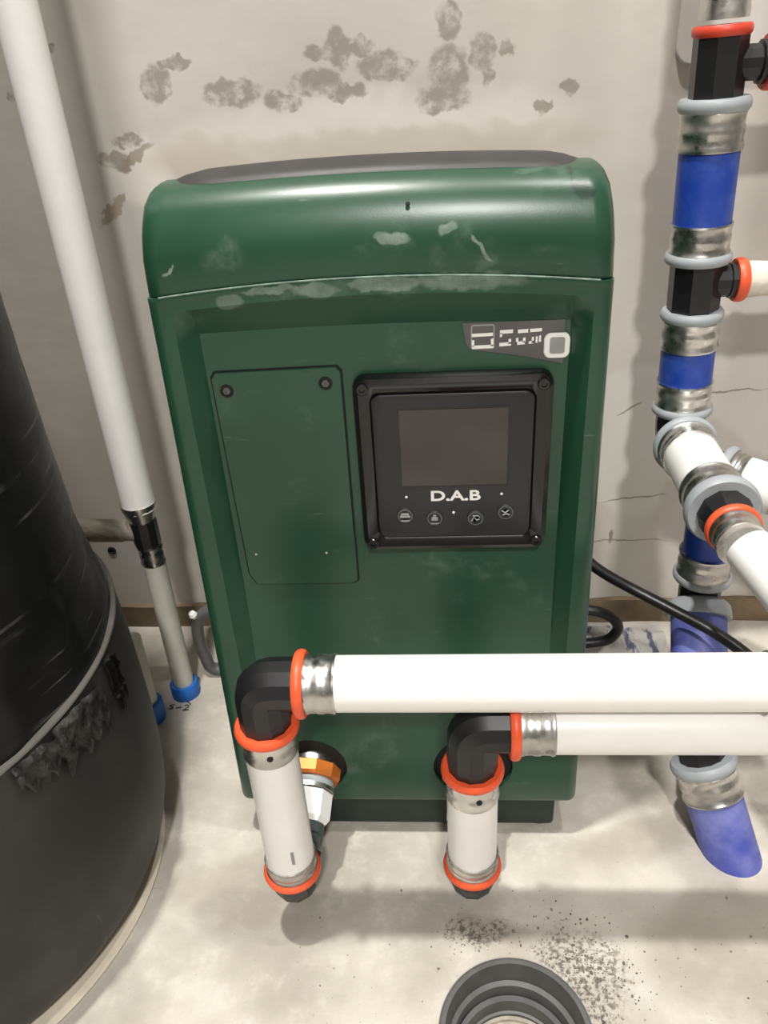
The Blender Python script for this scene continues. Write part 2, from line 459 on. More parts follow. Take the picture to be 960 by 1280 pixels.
# foam edge strip at the foot of the wall, slightly ragged along its upper edge
bm = bmesh.new(); n = 120; rows = []
for i in range(n + 1):
    x = X0 + (X1 - X0) * i / n
    h = .031 + .004 * mnoise.noise(Vector((x * 14, 0, 0))) + (.003 * mnoise.noise(Vector((x * 60, 2, 0))) if x > .15 else 0)
    yy = -.007 - .002 * mnoise.noise(Vector((x * 20, 7, 0)))
    rows.append([bm.verts.new(q) for q in ((x, 0, 0), (x, yy, 0), (x, yy, h), (x, 0, h))])
for a, b in zip(rows, rows[1:]):
    for k in range(4): bm.faces.new((a[k], a[(k + 1) % 4], b[(k + 1) % 4], b[k]))
bm.faces.new(rows[0]); bm.faces.new(rows[-1])
tag(obj('baseboard_back', bm, MTRIM, smooth=False), 'brown edge strip between wall and concrete floor', kind='structure')

# lamps on the ceiling (out of frame), the last an added fill
for i, (x, y, r, watts, col) in enumerate(LAMPS):
    t = thing('ceiling_lamp', (x, y, CEIL - .05), ['round ceiling lamp right above the pump', 'round ceiling lamp towards the right wall', 'added round fill lamp behind the camera'][i], 'lamp', 'ceiling lamps')
    obj('lamp_housing', lathe((x, y, CEIL), (0, 0, -1), [(0, r * 1.25), (.04, r * 1.25), (.045, r * 1.2), (.045, r * 1.02), (.03, r * 1.0), (.03, 0)]), MPRINT, t)
    obj('lamp_diffuser', lathe((x, y, CEIL - .031), (0, 0, -1), [(0, r * .98), (.006, r * .98), (.006, 0)]), MLAMP, t)
    L = bpy.data.lights.new('ceiling_light', 'AREA'); L.shape = 'DISK'; L.size = r * 2; L.energy = watts; L.color = col
    lo = bpy.data.objects.new('ceiling_light', L); C.objects.link(lo); lo.parent = t; lo.location = (0, 0, -.004)

# ================================================================== booster pump
pump = thing('booster_pump', (0, -.16, 0), 'dark green booster pump cabinet with control panel, standing against the wall', 'pump')
YF, YB = -.307, -.025
def halfw(z):
    K = [(.04, .1465), (.25, .1425), (.49, .139), (.51, .1382), (.53, .1368), (.542, .1352), (.549, .1325), (.5525, .128), (.554, .122)]
    for (a, p), (b, q) in zip(K, K[1:]):
        if z <= b: return p + (q - p) * max(0, (z - a)) / (b - a)
    return K[-1][1]
def clamp(t): return max(0., min(1., t))
def sm(t): t = clamp(t); return t * t * (3 - 2 * t)
def seam(x): return .0085 * (1 - (x / .14) ** 2)
def inset(x, z):
    D = .015 * (.12 + .88 * sm((z - .10) / .17)) * sm((z - .085) / .05)
    xl = clamp((x + .1235) / .010); xr = clamp((.1275 - x) / .0105)
    zt = clamp((.480 - z) / .018)
    return D * min(xl, xr) * zt
XS = [-.1275, -.1235, -.1215, -.1185, -.1135, -.1115, -.108, -.09, -.065, -.04, -.015, .01, .035, .06, .085, .108, .113, .115, .117, .1225, .1255, .1275, .1295]
def section(z, yf, rc=.0085, ins=False, zmap=None):
    w = halfw(z); L = [(-w, YB + .02), (-w + .02, YB)]
    L = L[::-1]  # start on the back, run down the left flank to the front, across, and back up the right flank
    pts = [(-w + .02, YB), (-w, YB + .02)]
    for i in range(7):
        a = math.pi + (math.pi / 2) * i / 6
        pts.append((-w + rc + rc * math.cos(a), yf + rc + rc * math.sin(a)))
    k = (w - rc) / .1305
    for x in XS:
        xx = x * min(1, k); pts.append((xx, yf + (inset(xx, z) if ins else 0)))
    for i in range(7):
        a = 1.5 * math.pi + (math.pi / 2) * i / 6
        pts.append((w - rc + rc * math.cos(a), yf + rc + rc * math.sin(a)))
    pts += [(w, YB + .02), (w - .02, YB)]
    return pts
def skin(stations, bm=None):
    bm = bm or bmesh.new(); R = [[bm.verts.new(q) for q in S] for S in stations]; n = len(R[0])
    for a, b in zip(R, R[1:]):
        for i in range(n): bm.faces.new((a[i], a[(i + 1) % n], b[(i + 1) % n], b[i]))
    bm.faces.new(R[0]); bm.faces.new(R[-1])
    return bm
ST = []
for z in [.044, .0455, .05, .07, .09, .1, .12, .14, .17, .2, .23, .27, .31, .36, .41, .44, .455, .460, .462, .4635, .467, .471, .475, .478, .480, .4815, .485, .487, .4885, .4895]:
    yf = YF + (.004 if z < .045 else .0015 if z < .046 else 0) - (.0002 if z > .489 else .0004 if z > .486 else 0)
    wgt = sm((z - .44) / .049)
    ST.append([(x, y, z + seam(x) * wgt) for x, y in section(z, yf, ins=True)])
cover = obj('front_cover', skin(ST), MG, pump, angle=28)
PORTS = ((-.0785, .088, .030), (.058, .088, .033))
cut_mod = []
for px, pz, pr in PORTS:
    bmc = lathe((px, -.33, pz), (0, 1, 0), [(0, pr), (.075, pr)], 40)
    me = bpy.data.meshes.new('port_cut'); finish(bmc); bmc.to_mesh(me); bmc.free()
    co = bpy.data.objects.new('port_cut', me); C.objects.link(co)
    for v in me.vertices: v.co -= pump.location
    co.location = pump.location
    md = cover.modifiers.new('port', 'BOOLEAN'); md.operation = 'DIFFERENCE'; md.object = co; md.solver = 'EXACT'
    cut_mod.append(co)
bpy.context.view_layer.update()
dg = bpy.context.evaluated_depsgraph_get()
nm = bpy.data.meshes.new_from_object(cover.evaluated_get(dg))
cover.modifiers.clear(); old = cover.data; cover.data = nm; bpy.data.meshes.remove(old); nm.name = 'front_cover'
for co in cut_mod: bpy.data.objects.remove(co, do_unlink=True)
for px, pz, pr in PORTS:
    obj('port_recess', lathe((px, -.303, pz), (0, 1, 0), [(0, pr * .985), (.047, pr * .985), (.047, 0), (.044, 0), (.044, pr * .93), (.001, pr * .93)], 40), MDARK, pump)
# top cover with a rolled front edge, falling away to the back
ST = []
for z, yf in [(.4897, YF + .0014), (.4902, YF + .0008), (.492, YF + .0004), (.50, YF + .0002), (.512, YF), (.520, -.3055), (.527, -.3035), (.533, -.3008), (.538, -.2978), (.542, -.2945), (.5455, -.2905), (.548, -.2865), (.5498, -.281), (.551, -.2745), (.552, -.264)]:
    wgt = 1 - sm((z - .491) / .045)
    sl = clamp((z - .5) / .04)
    ST.append([(x, y, z + seam(x) * wgt + (.0045 * (1 - (x / .14) ** 2) - .0030) * (1 - wgt) - sl * .14 * max(0, (y + .262)) ** 1.1) for x, y in section(z, yf, rc=.012)])
obj('top_cover', skin(ST), MG, pump, angle=50)
bm = tube([(x_ * .1298, YF - .0001, .4896 + seam(x_ * .1298)) for x_ in [i / 20 - 1 for i in range(41)]], .00055, 8)  # thin pale strip standing in for light caught on the seam edge
tag(obj('seam_highlight', bm, plain('lit_green_edge', rgb(118, 140, 128), .6, var=.2, vs=120), pump), 'pale seam line, edge light put into the colour')
# dark lid set into the top
bm = bmesh.new(); rows = []
for yl, zl, hw in [(-.2825, .5490, .1210), (-.2805, .5520, .1225), (-.276, .5540, .1240), (-.270, .5557, .1245), (-.2625, .5566, .1245), (-.25, .5560, .1235), (-.2, .548, .118), (-.1, .535, .118), (-.05, .529, .116)]:
    r_ = []
    for i in range(25):
        u = -1 + 2 * i / 24
        e = max(0, abs(u) - .80) / .20
        r_.append(bm.verts.new((hw * u, yl + .004 * e * e, zl + .0045 * (1 - u * u) - .0035 - .0045 * e * e)))
    rows.append(r_)
for a, b in zip(rows, rows[1:]):
    for i in range(24): bm.faces.new((a[i], a[i + 1], b[i + 1], b[i]))
bmesh.ops.solidify(bm, geom=bm.faces[:], thickness=.010)
tag(obj('lid', bm, MLID, pump, angle=35), 'dark grey lid strip on top of the pump')
# dark base and feet
obj('base', box(-.135, .130, -.300, -.04, .006, .0445, .004), MBASE, pump)
for x in (-.128, .128):
    for y in (-.283, -.06):
        obj('foot', lathe((x * .92, y, 0), (0, 0, 1), [(0, .011), (.003, .013), (.0075, .013)], 20), MDARK, pump)

YI = YF + .015  # inner panel plane
# service hatch on the left
Hx0, Hx1, Hz0, Hz1 = -.1105, -.0262, .2705, .4375
def hatch_loop(m, sh=0):
    return [(Hx0 + .003 + m, Hz1 - m), (Hx1 - .003 - m, Hz1 + .0015 - m), (Hx1 - m, Hz1 - .002 - m), (Hx1 - .0005 - m, Hz0 + .003 + m), (Hx1 - .004 - m, Hz0 + m), (Hx0 + .008 + m, Hz0 + m), (Hx0 + .003 + m, Hz0 + .009 + m), (Hx0 + m, Hz1 - .004 - m)][::-1]
obj('hatch_gap', plate([(hatch_loop(-.0011), YI + .002), (hatch_loop(-.0011), YI - .0003)]), MDARK, pump, smooth=False)
ht = obj('hatch', plate([(hatch_loop(0), YI + .001), (hatch_loop(0), YI - .0018), (hatch_loop(.0004), YI - .0022)]), MG, pump, smooth=False)
for x, z in ((-.1015, .4255), (-.0365, .4285)):
    obj('screw_hole', lathe((x, YI - .0021, z), (0, -1, 0), [(0, .0046), (.0007, .0044), (.0007, .0033), (.0002, .003), (.0002, 0)], 20), MDARK, ht)
    obj('screw', lathe((x, YI - .0022, z), (0, -1, 0), [(0, .0028), (.0009, .0025), (.0011, .0012), (.0005, .001), (.0005, 0)], 6), MLID, ht)
for x, z in ((-.1, .2975), (-.048, .2978)):
    obj('pin', lathe((x, YI - .0021, z), (0, -1, 0), [(0, .0010), (.0006, .0008), (.0008, 0)], 10), MSILVER, ht)

# control unit
unit = tag(obj('control_unit', plate([(rrect(-.0195, .1085, .3035, .4335, .009), YI + .001), (rrect(-.0195, .1085, .3035, .4335, .009), YI - .005), (rrect(-.0185, .1075, .3045, .4325, .0085), YI - .0085), (rrect(-.0155, .1045, .3075, .4295, .007), YI - .010),
      (rrect(-.0095, .0985, .3125, .4235, .006), YI - .0085), (rrect(-.0075, .0965, .3145, .4215, .006), YI - .0065)]), MBEZEL, pump, angle=30), 'glossy black control unit frame')
face = obj('display_face', plate([(rrect(-.0072, .0962, .3145, .4215, .006), YI - .0055), (rrect(-.0072, .0962, .3145, .4215, .006), YI - .0084), (rrect(-.0062, .0952, .3155, .4205, .0055), YI - .0090)]), MFACE, unit, angle=30)
obj('screen_border', plate([(rrect(.0088, .0812, .3548, .4125, .001), YI - .0088), (rrect(.0088, .0812, .3548, .4125, .001), YI - .0094)]), MBEZEL, unit, smooth=False)
tag(obj('screen', plate([(rrect(.0100, .0800, .3560, .4113, .0008), YI - .009), (rrect(.0100, .0800, .3560, .4113, .0008), YI - .0098)]), MSCREEN, unit, smooth=False), 'blank dark display screen')
for x, z in ((-.0125, .4265), (.1015, .4265), (-.0125, .3105), (.1015, .3105)):
    obj('corner_screw', lathe((x, YI - .0085, z), (0, -1, 0), [(0, .0042), (.0022, .0040), (.0027, .0034), (.0027, .0019), (.0017, .0016), (.0017, 0)], 20), MBEZEL, unit)
for k, (x, z) in enumerate(((.0110, .3325), (.0313, .3300), (.0594, .3294), (.0799, .3338))):
    b_ = obj('button', lathe((x, YI - .0088, z), (0, -1, 0), [(0, .0060), (.0008, .0058), (.0012, .0052), (.0010, 0)], 28), MFACE, unit)
    bmr = lathe((x, YI - .0099, z), (0, -1, 0), [(0, .0052), (.0003, .0052), (.0003, .0044), (0, .0044)], 28)
    obj('button_rim', bmr, MLID, b_)
    y_ = YI - .0100
    if k == 0:
        sy = box(x - .0036, x + .0034, y_ - .0003, y_, z - .0012, z + .0004); sy = box(x - .0028, x + .0026, y_ - .0003, y_, z + .0008, z + .0022, bm=sy); sy = box(x - .003, x + .003, y_ - .0003, y_, z - .0042, z - .0034, bm=sy)
    elif k == 1:
        sy = box(x - .0022, x + .0022, y_ - .0003, y_, z - .0016, z + .0012); sy = box(x - .001, x + .001, y_ - .0003, y_, z + .0012, z + .003, bm=sy); sy = box(x - .003, x + .003, y_ - .0003, y_, z - .0042, z - .0035, bm=sy)
    elif k == 2:
        sy = tube([(x - .0028, y_, z - .002), (x - .001, y_, z + .0015), (x + .0006, y_, z - .0012), (x + .0026, y_, z - .0004)], .0006, 6); sy = tube([(x - .002, y_, z + .0022), (x + .0018, y_, z + .0022), (x + .003, y_, z + .0006)], .0004, 6, bm=sy)
    else:
        sy = tube([(x - .0028, y_, z + .0016), (x - .0004, y_, z - .0002), (x + .002, y_, z + .0018)], .0006, 6); sy = tube([(x - .0022, y_, z - .0018), (x + .0006, y_, z - .001), (x + .0026, y_, z - .0018)], .0006, 6, bm=sy)
    obj('button_symbol', sy, MSILVER, b_, smooth=False)
for x, z in ((.0124, .3470), (.0444, .3340), (.0769, .3480)):
    obj('indicator_light', lathe((x, YI - .0089, z), (0, -1, 0), [(0, .0010), (.0005, .0008), (.0006, 0)], 10), MPRINT, unit)

def text(s, x0, x1, z0, z1, y, mat, parent, name, thick=.0004, shear=0, bold=.0):
    cu = bpy.data.curves.new(name, 'FONT'); cu.body = s; cu.extrude = .02; cu.offset = bold; cu.shear = shear
    to = bpy.data.objects.new(name, cu); C.objects.link(to)
    bpy.context.view_layer.update()
    me = bpy.data.meshes.new_from_object(to.evaluated_get(bpy.context.evaluated_depsgraph_get()))
    bpy.data.objects.remove(to, do_unlink=True)
    bm = bmesh.new(); bm.from_mesh(me); bpy.data.meshes.remove(me)
    a = [min(v.co[i] for v in bm.verts) for i in range(3)]; b = [max(v.co[i] for v in bm.verts) for i in range(3)]
    for v in bm.verts:
        u = [(v.co[i] - a[i]) / max(1e-9, b[i] - a[i]) for i in range(3)]
        v.co = Vector((x0 + (x1 - x0) * u[0], y - thick * u[2], z0 + (z1 - z0) * u[1]))
    return obj(name, bm, mat, parent, smooth=False)
text('D.A.B', .0292, .0628, .3435, .3515, YI - .0089, MPRINT, unit, 'maker_lettering', bold=.025)

# product badge, upper right of the recess
bl = [(.0512, .4640), (.0535, .4510), (.0555, .4480), (.060, .4465), (.085, .4425), (.1135, .4362), (.1135, .4640)]
badge = tag(obj('name_badge', plate([(bl, YI + .001), (bl, YI - .0008)]), MLID, pump, smooth=False), 'dark grey name badge with white lettering')
yb_ = YI - .0007
def stroke(quads, mat, name):
    bm = bmesh.new()
    for q in quads: plate([(q, yb_), (q, yb_ - .0005)], bm)
    return obj(name, bm, mat, badge, smooth=False)
fr = rrect(.0565, .0710, .4472, .4628, .0015)
bmf = bmesh.new(); fi = rrect(.0572, .0703, .4479, .4621, .001)
plate([(fr, yb_), (fr, yb_ - .0004), (fi, yb_ - .0004), (fi, yb_)], bmf, cap1=False)
obj('badge_letter_frame', bmf, MSILVER, badge, smooth=False)
Q = lambda x0, x1, z0, z1, s=.0003: [(x0, z0), (x1, z0 + s), (x1, z1 + s), (x0, z1)]
stroke([Q(.0570, .0700, .4552, .4572), Q(.0572, .0704, .4476, .4496), Q(.0570, .0586, .449, .4530), Q(.0688, .0704, .449, .4536)], MPRINT, 'badge_letter')
stroke([Q(.0742, .0822, .4566, .4588), Q(.0742, .0756, .4545, .457), Q(.0740, .0812, .4486, .4508), Q(.0796, .0812, .450, .4530)], MPRINT, 'badge_letter')
stroke([Q(.0852, .0925, .4566, .4588), Q(.0842, .0856, .4510, .4534), Q(.0850, .0896, .4492, .4512), Q(.0884, .0900, .4505, .4535)], MPRINT, 'badge_letter')
stroke([Q(.0915, .0997, .4570, .4590), Q(.0920, .0950, .4496, .4512), Q(.0938, .0950, .450, .4538), Q(.0962, .0974, .450, .454), Q(.0982, .0994, .4505, .4545)], MPRINT, 'badge_letter')
yb_ = YI - .0007
sq = rrect(.1013, .1172, .4400, .4560, .0042)
tg = obj('badge_emblem', plate([(sq, YI), (sq, YI - .0016), (rrect(.1018, .1167, .4405, .4555, .0038), YI - .0021)]), MPRINT, badge, angle=30)
obj('emblem_window', plate([(rrect(.1048, .1140, .4432, .4536, .0016), YI - .002), (rrect(.1048, .1140, .4432, .4536, .0016), YI - .0024)]), MSILVER, tg, smooth=False)
# a small vent dot and a scuffed notch on the top cover
obj('rivet', lathe((.021, -.3035, .5365), (0, -1, .35), [(0, .0014), (.0012, .0012), (.0014, 0)], 12), MDARK, pump)

# ================================================================== front pipe runs
RP = .0183
def front_run(x, y, ztop, ring_z, crimp_top, name, label, xr, cr, xpipe_end, port, topring_ro):
    t = thing(name, (x, y, 0), label, 'pipe', 'pipes in front of the pump')
    ZB = .046
    # union from the pump port to the lower elbow
    A = Vector((port[0], -.280, port[1])); K = Vector((x, y, ZB)); d = (K - A).normalized()
    obj('threaded_stub', lathe(A, d, [(0, .020), (.012, .020), (.0125, .0225), (.022, .0225), (.0225, .019)], 36), MMETAL, t)
    tag(obj('union_nut', lathe(A + d * .022, d, [(0, .019), (.001, .0250), (.010, .0250), (.0125, .0235), (.0125, .018)], 10), MBRASS, t, angle=20), 'orange brass union nut at the pump port')
    obj('seal_ring', lathe(A + d * .0345, d, [(0, .017), (0, .0200), (.003, .0205), (.006, .0195), (.006, .017)], 32), MGREY, t)
    obj('lock_ring', lathe(A + d * .0405, d, [(0, .017), (0, .0212), (.0035, .0212), (.0035, .017)], 32), MMETAL, t)
    obj('adapter_nut', lathe(A + d * .044, d, [(0, .017), (.001, .0205), (.022, .0205), (.026, .0175), (.026, .015)], 8), MPRINT, t, angle=20)
    obj('adapter_neck', lathe(A + d * .070, d, [(0, .0165), (.008, .0165), (.009, .0145), (.034, .0145)], 28), plain_dk, t)
    obj('lower_elbow', tube(bend(K - d * .026, K, K + Vector((0, 0, .025)), .017, 6), .0178, 12, spin=math.pi / 12), MBLACK, t, angle=24)
    ring_part(t, (x, y, .0705), (0, 0, 1), .015, .0222, .0062, MORANGE)
    crimp_part(t, (x, y, .0735), (0, 0, 1), .013, RP + .0008)
    pipe_part(t, (x, y, .082), (x, y, crimp_top - .004), RP, MWHITE, 'vertical_pipe')
    crimp_part(t, (x, y, crimp_top - .006), (0, 0, 1), ring_z - crimp_top + .006, RP + .0002)
    ring_part(t, (x, y, ring_z), (0, 0, 1), .015, .0222, .0072, MORANGE)
    obj('inspection_hole', lathe((x + .004, y - RP - .0003, (ring_z + crimp_top) / 2 - .004), (.2, -1, 0), [(0, .0022), (.0006, .0020), (.0006, 0)], 14), MDARK, t)
    K2 = Vector((x, y, ztop))
    elbow_part(t, (x, y, ring_z), K2, (xr, y, ztop), .011, .0176, 'upper_elbow')
    ring_part(t, (xr, y, ztop), (1, 0, 0), .015, .0226, .0068, MORANGE)
    crimp_part(t, (xr + .003, y, ztop), (1, 0, 0), cr - xr - .003, RP + .0006)
    return t
plain_dk = plain('dark_grey_green_neck', rgb(58, 70, 66), .5)
t1 = front_run(-.0845, -.390, .2600, .2225, .2060, 'outlet_pipe', 'white pipe with orange rings rising from the left port of the green pump', -.0568, -.0335, .262, PORTS[0], .0236)
# the long horizontal pipe, its right end elbow and the leg back to the manifold
pipe_part(t1, (-.0375, -.390, .2600), (.2375, -.390, .2600), RP, MWHITE, 'horizontal_pipe')
crimp_part(t1, (.2365, -.390, .2600), (1, 0, 0), .022, RP + .0006)
ring_part(t1, (.261, -.390, .2600), (1, 0, 0), .015, .0238, .0068, MORANGE)
KE = Vector((.292, -.390, .2605)); JM = Vector((.2535, -.262, .2875))
dj = (KE - JM).normalized()
elbow_part(t1, (.262, -.390, .2600), KE, KE - dj * .030, .019, .0188, 'right_elbow')
ring_part(t1, KE - dj * .030, dj, .015, .0236, .0068, MORANGE)
pipe_part(t1, JM + dj * .016, KE - dj * .030, .0174, MWHITE, 'return_pipe')
t2 = front_run(.0540, -.385, .2165, .1760, .1570, 'inlet_pipe', 'white pipe with orange rings rising from the right port, partly behind the longer pipe', .0815, .1075, .5, PORTS[1], .0236)
pipe_part(t2, (.1035, -.385, .2165), (.47, -.385, .2165), RP, MDULL if False else MWHITE, 'horizontal_pipe')
elbow_part(t2, (.466, -.385, .2165), (.50, -.385, .2165), (.50, -.35, .2165), .019, .0188, 'right_elbow')
pipe_part(t2, (.50, -.352, .2165), (.50, -.002, .2165), RP, MWHITE, 'return_pipe')
# press-jaw slot and print on the left vertical pipe
obj('pipe_marking', box(-.0790, -.0765, -.4076, -.4068, .098, .112, .0004), MSILVER, t1, smooth=False)

# ================================================================== riser with manifold on the right
ris = thing('pipe_riser', (.255, -.085, 0), 'blue and grey riser with black tees and manifold on the right wall', 'pipe')
def RX(z): return Vector((.247 + (.6 - z) / .3 * .011, -.085, z))
UP = (RX(.7) - RX(.3)).normalized()
# upper reduced end
crimp_part(ris, RX(.6155), UP, .060, .0170)
pipe_part(ris, RX(.672), RX(.98), .0162, MWHITE)
ring_part(ris, RX(.6085), UP, .015, .0212, .0075, MRED)
body_part(ris, RX(.563), RX(.6075), .0196)
bz = RX(.587)
obj('tee_branch', lathe(bz, (1, 0, 0), [(0, .0125), (.028, .0125), (.029, .0150), (.036, .0150)], 12, spin=.26), MBLACK, ris, angle=20)
ring_part(ris, bz + Vector((.0375, 0, 0)), (1, 0, 0), .012, .0195, .0085, MRED)
crimp_part(ris, bz + Vector((.042, 0, 0)), (1, 0, 0), .03, .0150)
pipe_part(ris, bz + Vector((.068, 0, 0)), bz + Vector((.26, 0, 0)), .0142, MWHITE)
ring_part(ris, RX(.5605), UP, .018, .0268, .0095, MGREY)
crimp_part(ris, RX(.5285), UP, .0285, .0238)
pipe_part(ris, RX(.4745), RX(.530), .0228, MBLUE)
crimp_part(ris, RX(.4505), UP, .0245, .0236)
ring_part(ris, RX(.4475), UP, .018, .0268, .0085, MGREY)
body_part(ris, RX(.4030), RX(.4440), .0215)
bz = RX(.4270)
obj('tee_branch', lathe(bz, (1, 0, 0), [(0, .0135), (.026, .0135), (.027, .0145), (.034, .0145)], 12, spin=.26), MBLACK, ris, angle=20)
ring_part(ris, bz + Vector((.0355, 0, 0)), (1, 0, 0), .012, .0182, .0085, MORANGE)
obj('wrapped_pipe', lathe(bz + Vector((.039, 0, 0)), (1, 0, .01), [(0, .0142), (.006, .0150), (.018, .0140), (.022, .0142), (.024, .0165), (.032, .0168), (.034, .0150), (.05, .0148), (.22, .0150)], 28, wob=.03), MWRAP, ris)
ring_part(ris, RX(.3995), UP, .018, .0262, .0085, MGREY)
crimp_part(ris, RX(.3700), UP, .0260, .0238)
pipe_part(ris, RX(.3385), RX(.372), .0228, MBLUE)
crimp_part(ris, RX(.3155), UP, .0240, .0236)
ring_part(ris, RX(.3125), UP, .018, .0266, .0080, MGREY)
# elbow tee turning towards the viewer
FK = Vector((.2575, -.085, .286))
elbow_part(ris, RX(.3100), FK, FK + Vector((0, -.024, 0)), .016, .0215, 'tee_body')
FA = Vector((.2572, -.105, .2865)); fd = (JM - FA).normalized()
ring_part(ris, FA + fd * .007, fd, .018, .0285, .0085, MGREY)
crimp_part(ris, FA + fd * .011, fd, .020, .0245)
pipe_part(ris, FA + fd * .029, FA + fd * .098, .0234, MWHITE, 'branch_pipe')
crimp_part(ris, FA + fd * .089, fd, .026, .0246)
ring_part(ris, FA + fd * .121, fd, .019, .0292, .012, MGREY)
obj('reducer', lathe(FA + fd * .105, fd, [(0, .0215), (.030, .0205), (.036, .0180), (.046, .0165)], 10), MBLACK, ris, angle=20)
ring_part(ris, FA + fd * .150, fd, .015, .0208, .007, MORANGE)
crimp_part(ris, FA + fd * .153, fd, .020, .0180)
# second branch to the right of it
GA = Vector((.258, -.088, .268)); GB = Vector((.300, -.105, .252))
obj('tee_branch', tube([GA, along(GA, GB, .02), GB], .0185, 12), MBLACK, ris, angle=24)
gd = Vector((.78, -.62, -.06)).normalized()
ring_part(ris, GB, gd, .016, .0275, .0085, MGREY)
crimp_part(ris, GB + gd * .004, gd, .014, .0235)
pipe_part(ris, GB + gd * .017, GB + gd * .050, .0225, MWHITE, 'branch_pipe')
crimp_part(ris, GB + gd * .049, gd, .018, .0236)
ring_part(ris, GB + gd * .071, gd, .016, .0275, .0085, MGREY)
obj('tee_branch', lathe(GB + gd * .074, gd, [(0, .0185), (.05, .0185)], 10), MBLACK, ris, angle=20)
# drop leg under the manifold
DX, DY = .2672, -.178
ZT = .2625
obj('drop_stub', lathe((DX - .004, DY, .272), (.04, 0, -1), [(0, .0175), (.026, .0175)], 16), MBLACK, ris)
pipe_part(ris, (DX - .001, DY, .250), (DX, DY, .213), .0200, MBLUE)
crimp_part(ris, (DX, DY, .2165), (0, 0, -1), .024, .0222)
ring_part(ris, (DX, DY, .1905), (0, 0, -1), .016, .0252, .0075, MGREY)
DK = Vector((DX, DY, .166)); DE = Vector((.2520, -.282, .080)); dd = (DE - DK).normalized()
elbow_part(ris, (DX, DY, .190), DK, DK + dd * .018, .012, .0180, 'elbow')
obj('crimp_sleeve', lathe(DK + dd * .002, dd, [(0, .0175), (.003, .0240), (.006, .0268), (.012, .0280), (.017, .0282), (.018, .0276), (.018, .0235)], 40), MGREY, ris)
LB = (DE - DK).length
pipe_part(ris, DK + dd * .012, DK + dd * (LB - .012), .0238, MBLUE2)
DF = Vector((.2815, -.3250, -.012)); de = (DF - DE).normalized()
elbow_part(ris, DE - dd * .014, DE, DE + de * .014, .010, .0190, 'elbow')
ring_part(ris, DE + de * .010, de, .018, .0278, .0095, MGREY)
crimp_part(ris, DE + de * .014, de, .026, .0246)
pipe_part(ris, DE + de * .036, DF, .0236, MBLUE2)

# ================================================================== pipe on the wall at the left
wp = thing('wall_pipe', (-.255, -.125, 0), 'tall white pipe with dark tee and thin lower end on the left of the pump', 'pipe')
pipe_part(wp, (-.2555, -.125, .2405), (-.2555, -.125, 1.15), .0158, MWHITE, 'upper_pipe')
obj('crimp_sleeve', lathe((-.2560, -.125, .2475), (0, 0, -1), [(0, .0150), (0, .0168), (.005, .0164), (.009, .0150), (.016, .0135), (.020, .0120)], 28, wob=.06), MMETAL, wp)
obj('tee_body', lathe((-.2555, -.125, .232), (0, 0, -1), [(0, .0115), (.005, .0132), (.030, .0132), (.036, .0112)], 10), MBLACK, wp, angle=20)
obj('tee_branch', tube(spline([(-.256, -.125, .2155), (-.275, -.125, .2158), (-.2985, -.1255, .2165), (-.345, -.126, .2185), (-.46, -.127, .222)], 6), [.0105] * 7 + [.0115] * 18, 18), MHEMP, wp)
crimp_part(wp, (-.2540, -.125, .1985), (0, 0, -1), .020, .0122)
pipe_part(wp, (-.2540, -.125, .1815), (-.2540, -.125, -.005), .0112, MDULL, 'lower_pipe')
tag(obj('floor_sleeve', lathe((-.2540, -.125, -.004), (0, 0, 1), [(0, .0150), (.010, .0158), (.020, .0155), (.0215, .0145), (.0215, .0118), (.004, .0118)], 24, wob=.03), MSLEEVE, wp), 'bright blue floor sleeve')
wp2 = thing('floor_pipe', (-.282, -.163, 0), 'thin grey pipe end in a blue sleeve tucked behind the black tank', 'pipe')
pipe_part(wp2, (-.282, -.163, -.005), (-.282, -.163, .11), .0112, MDULL, 'lower_pipe')
tag(obj('floor_sleeve', lathe((-.282, -.163, -.004), (0, 0, 1), [(0, .0150), (.012, .0160), (.028, .0152), (.0295, .0140), (.0295, .0118), (.006, .0118)], 24, wob=.03), MSLEEVE, wp2), 'bright blue floor sleeve')

# ================================================================== black tank at the left
TX, TY = -.425, -.352
tank = thing('water_tank', (TX, TY, 0), 'large round black tank wrapped in black film at the left edge', 'tank')
pr = [(.004, .150), (.004, .1885), (.010, .1965), (.020, .2045), (.034, .2110), (.05, .2150), (.09, .2178), (.14, .2176), (.19, .2165), (.235, .2140), (.2435, .2132), (.2435, .2120), (.225, .2116), (.15, .205)]
obj('skirt', lathe((TX, TY, 0), (0, 0, 1), pr, 120), MSKIRT, tank, angle=50)
obj('rim', lathe((TX, TY, .2425), (0, 0, 1), [(0, .2118), (0, .2138), (.0010, .2142), (.0020, .2136), (.0020, .2118)], 120), plain('dusty_rim', rgb(84, 82, 78), .6), tank)
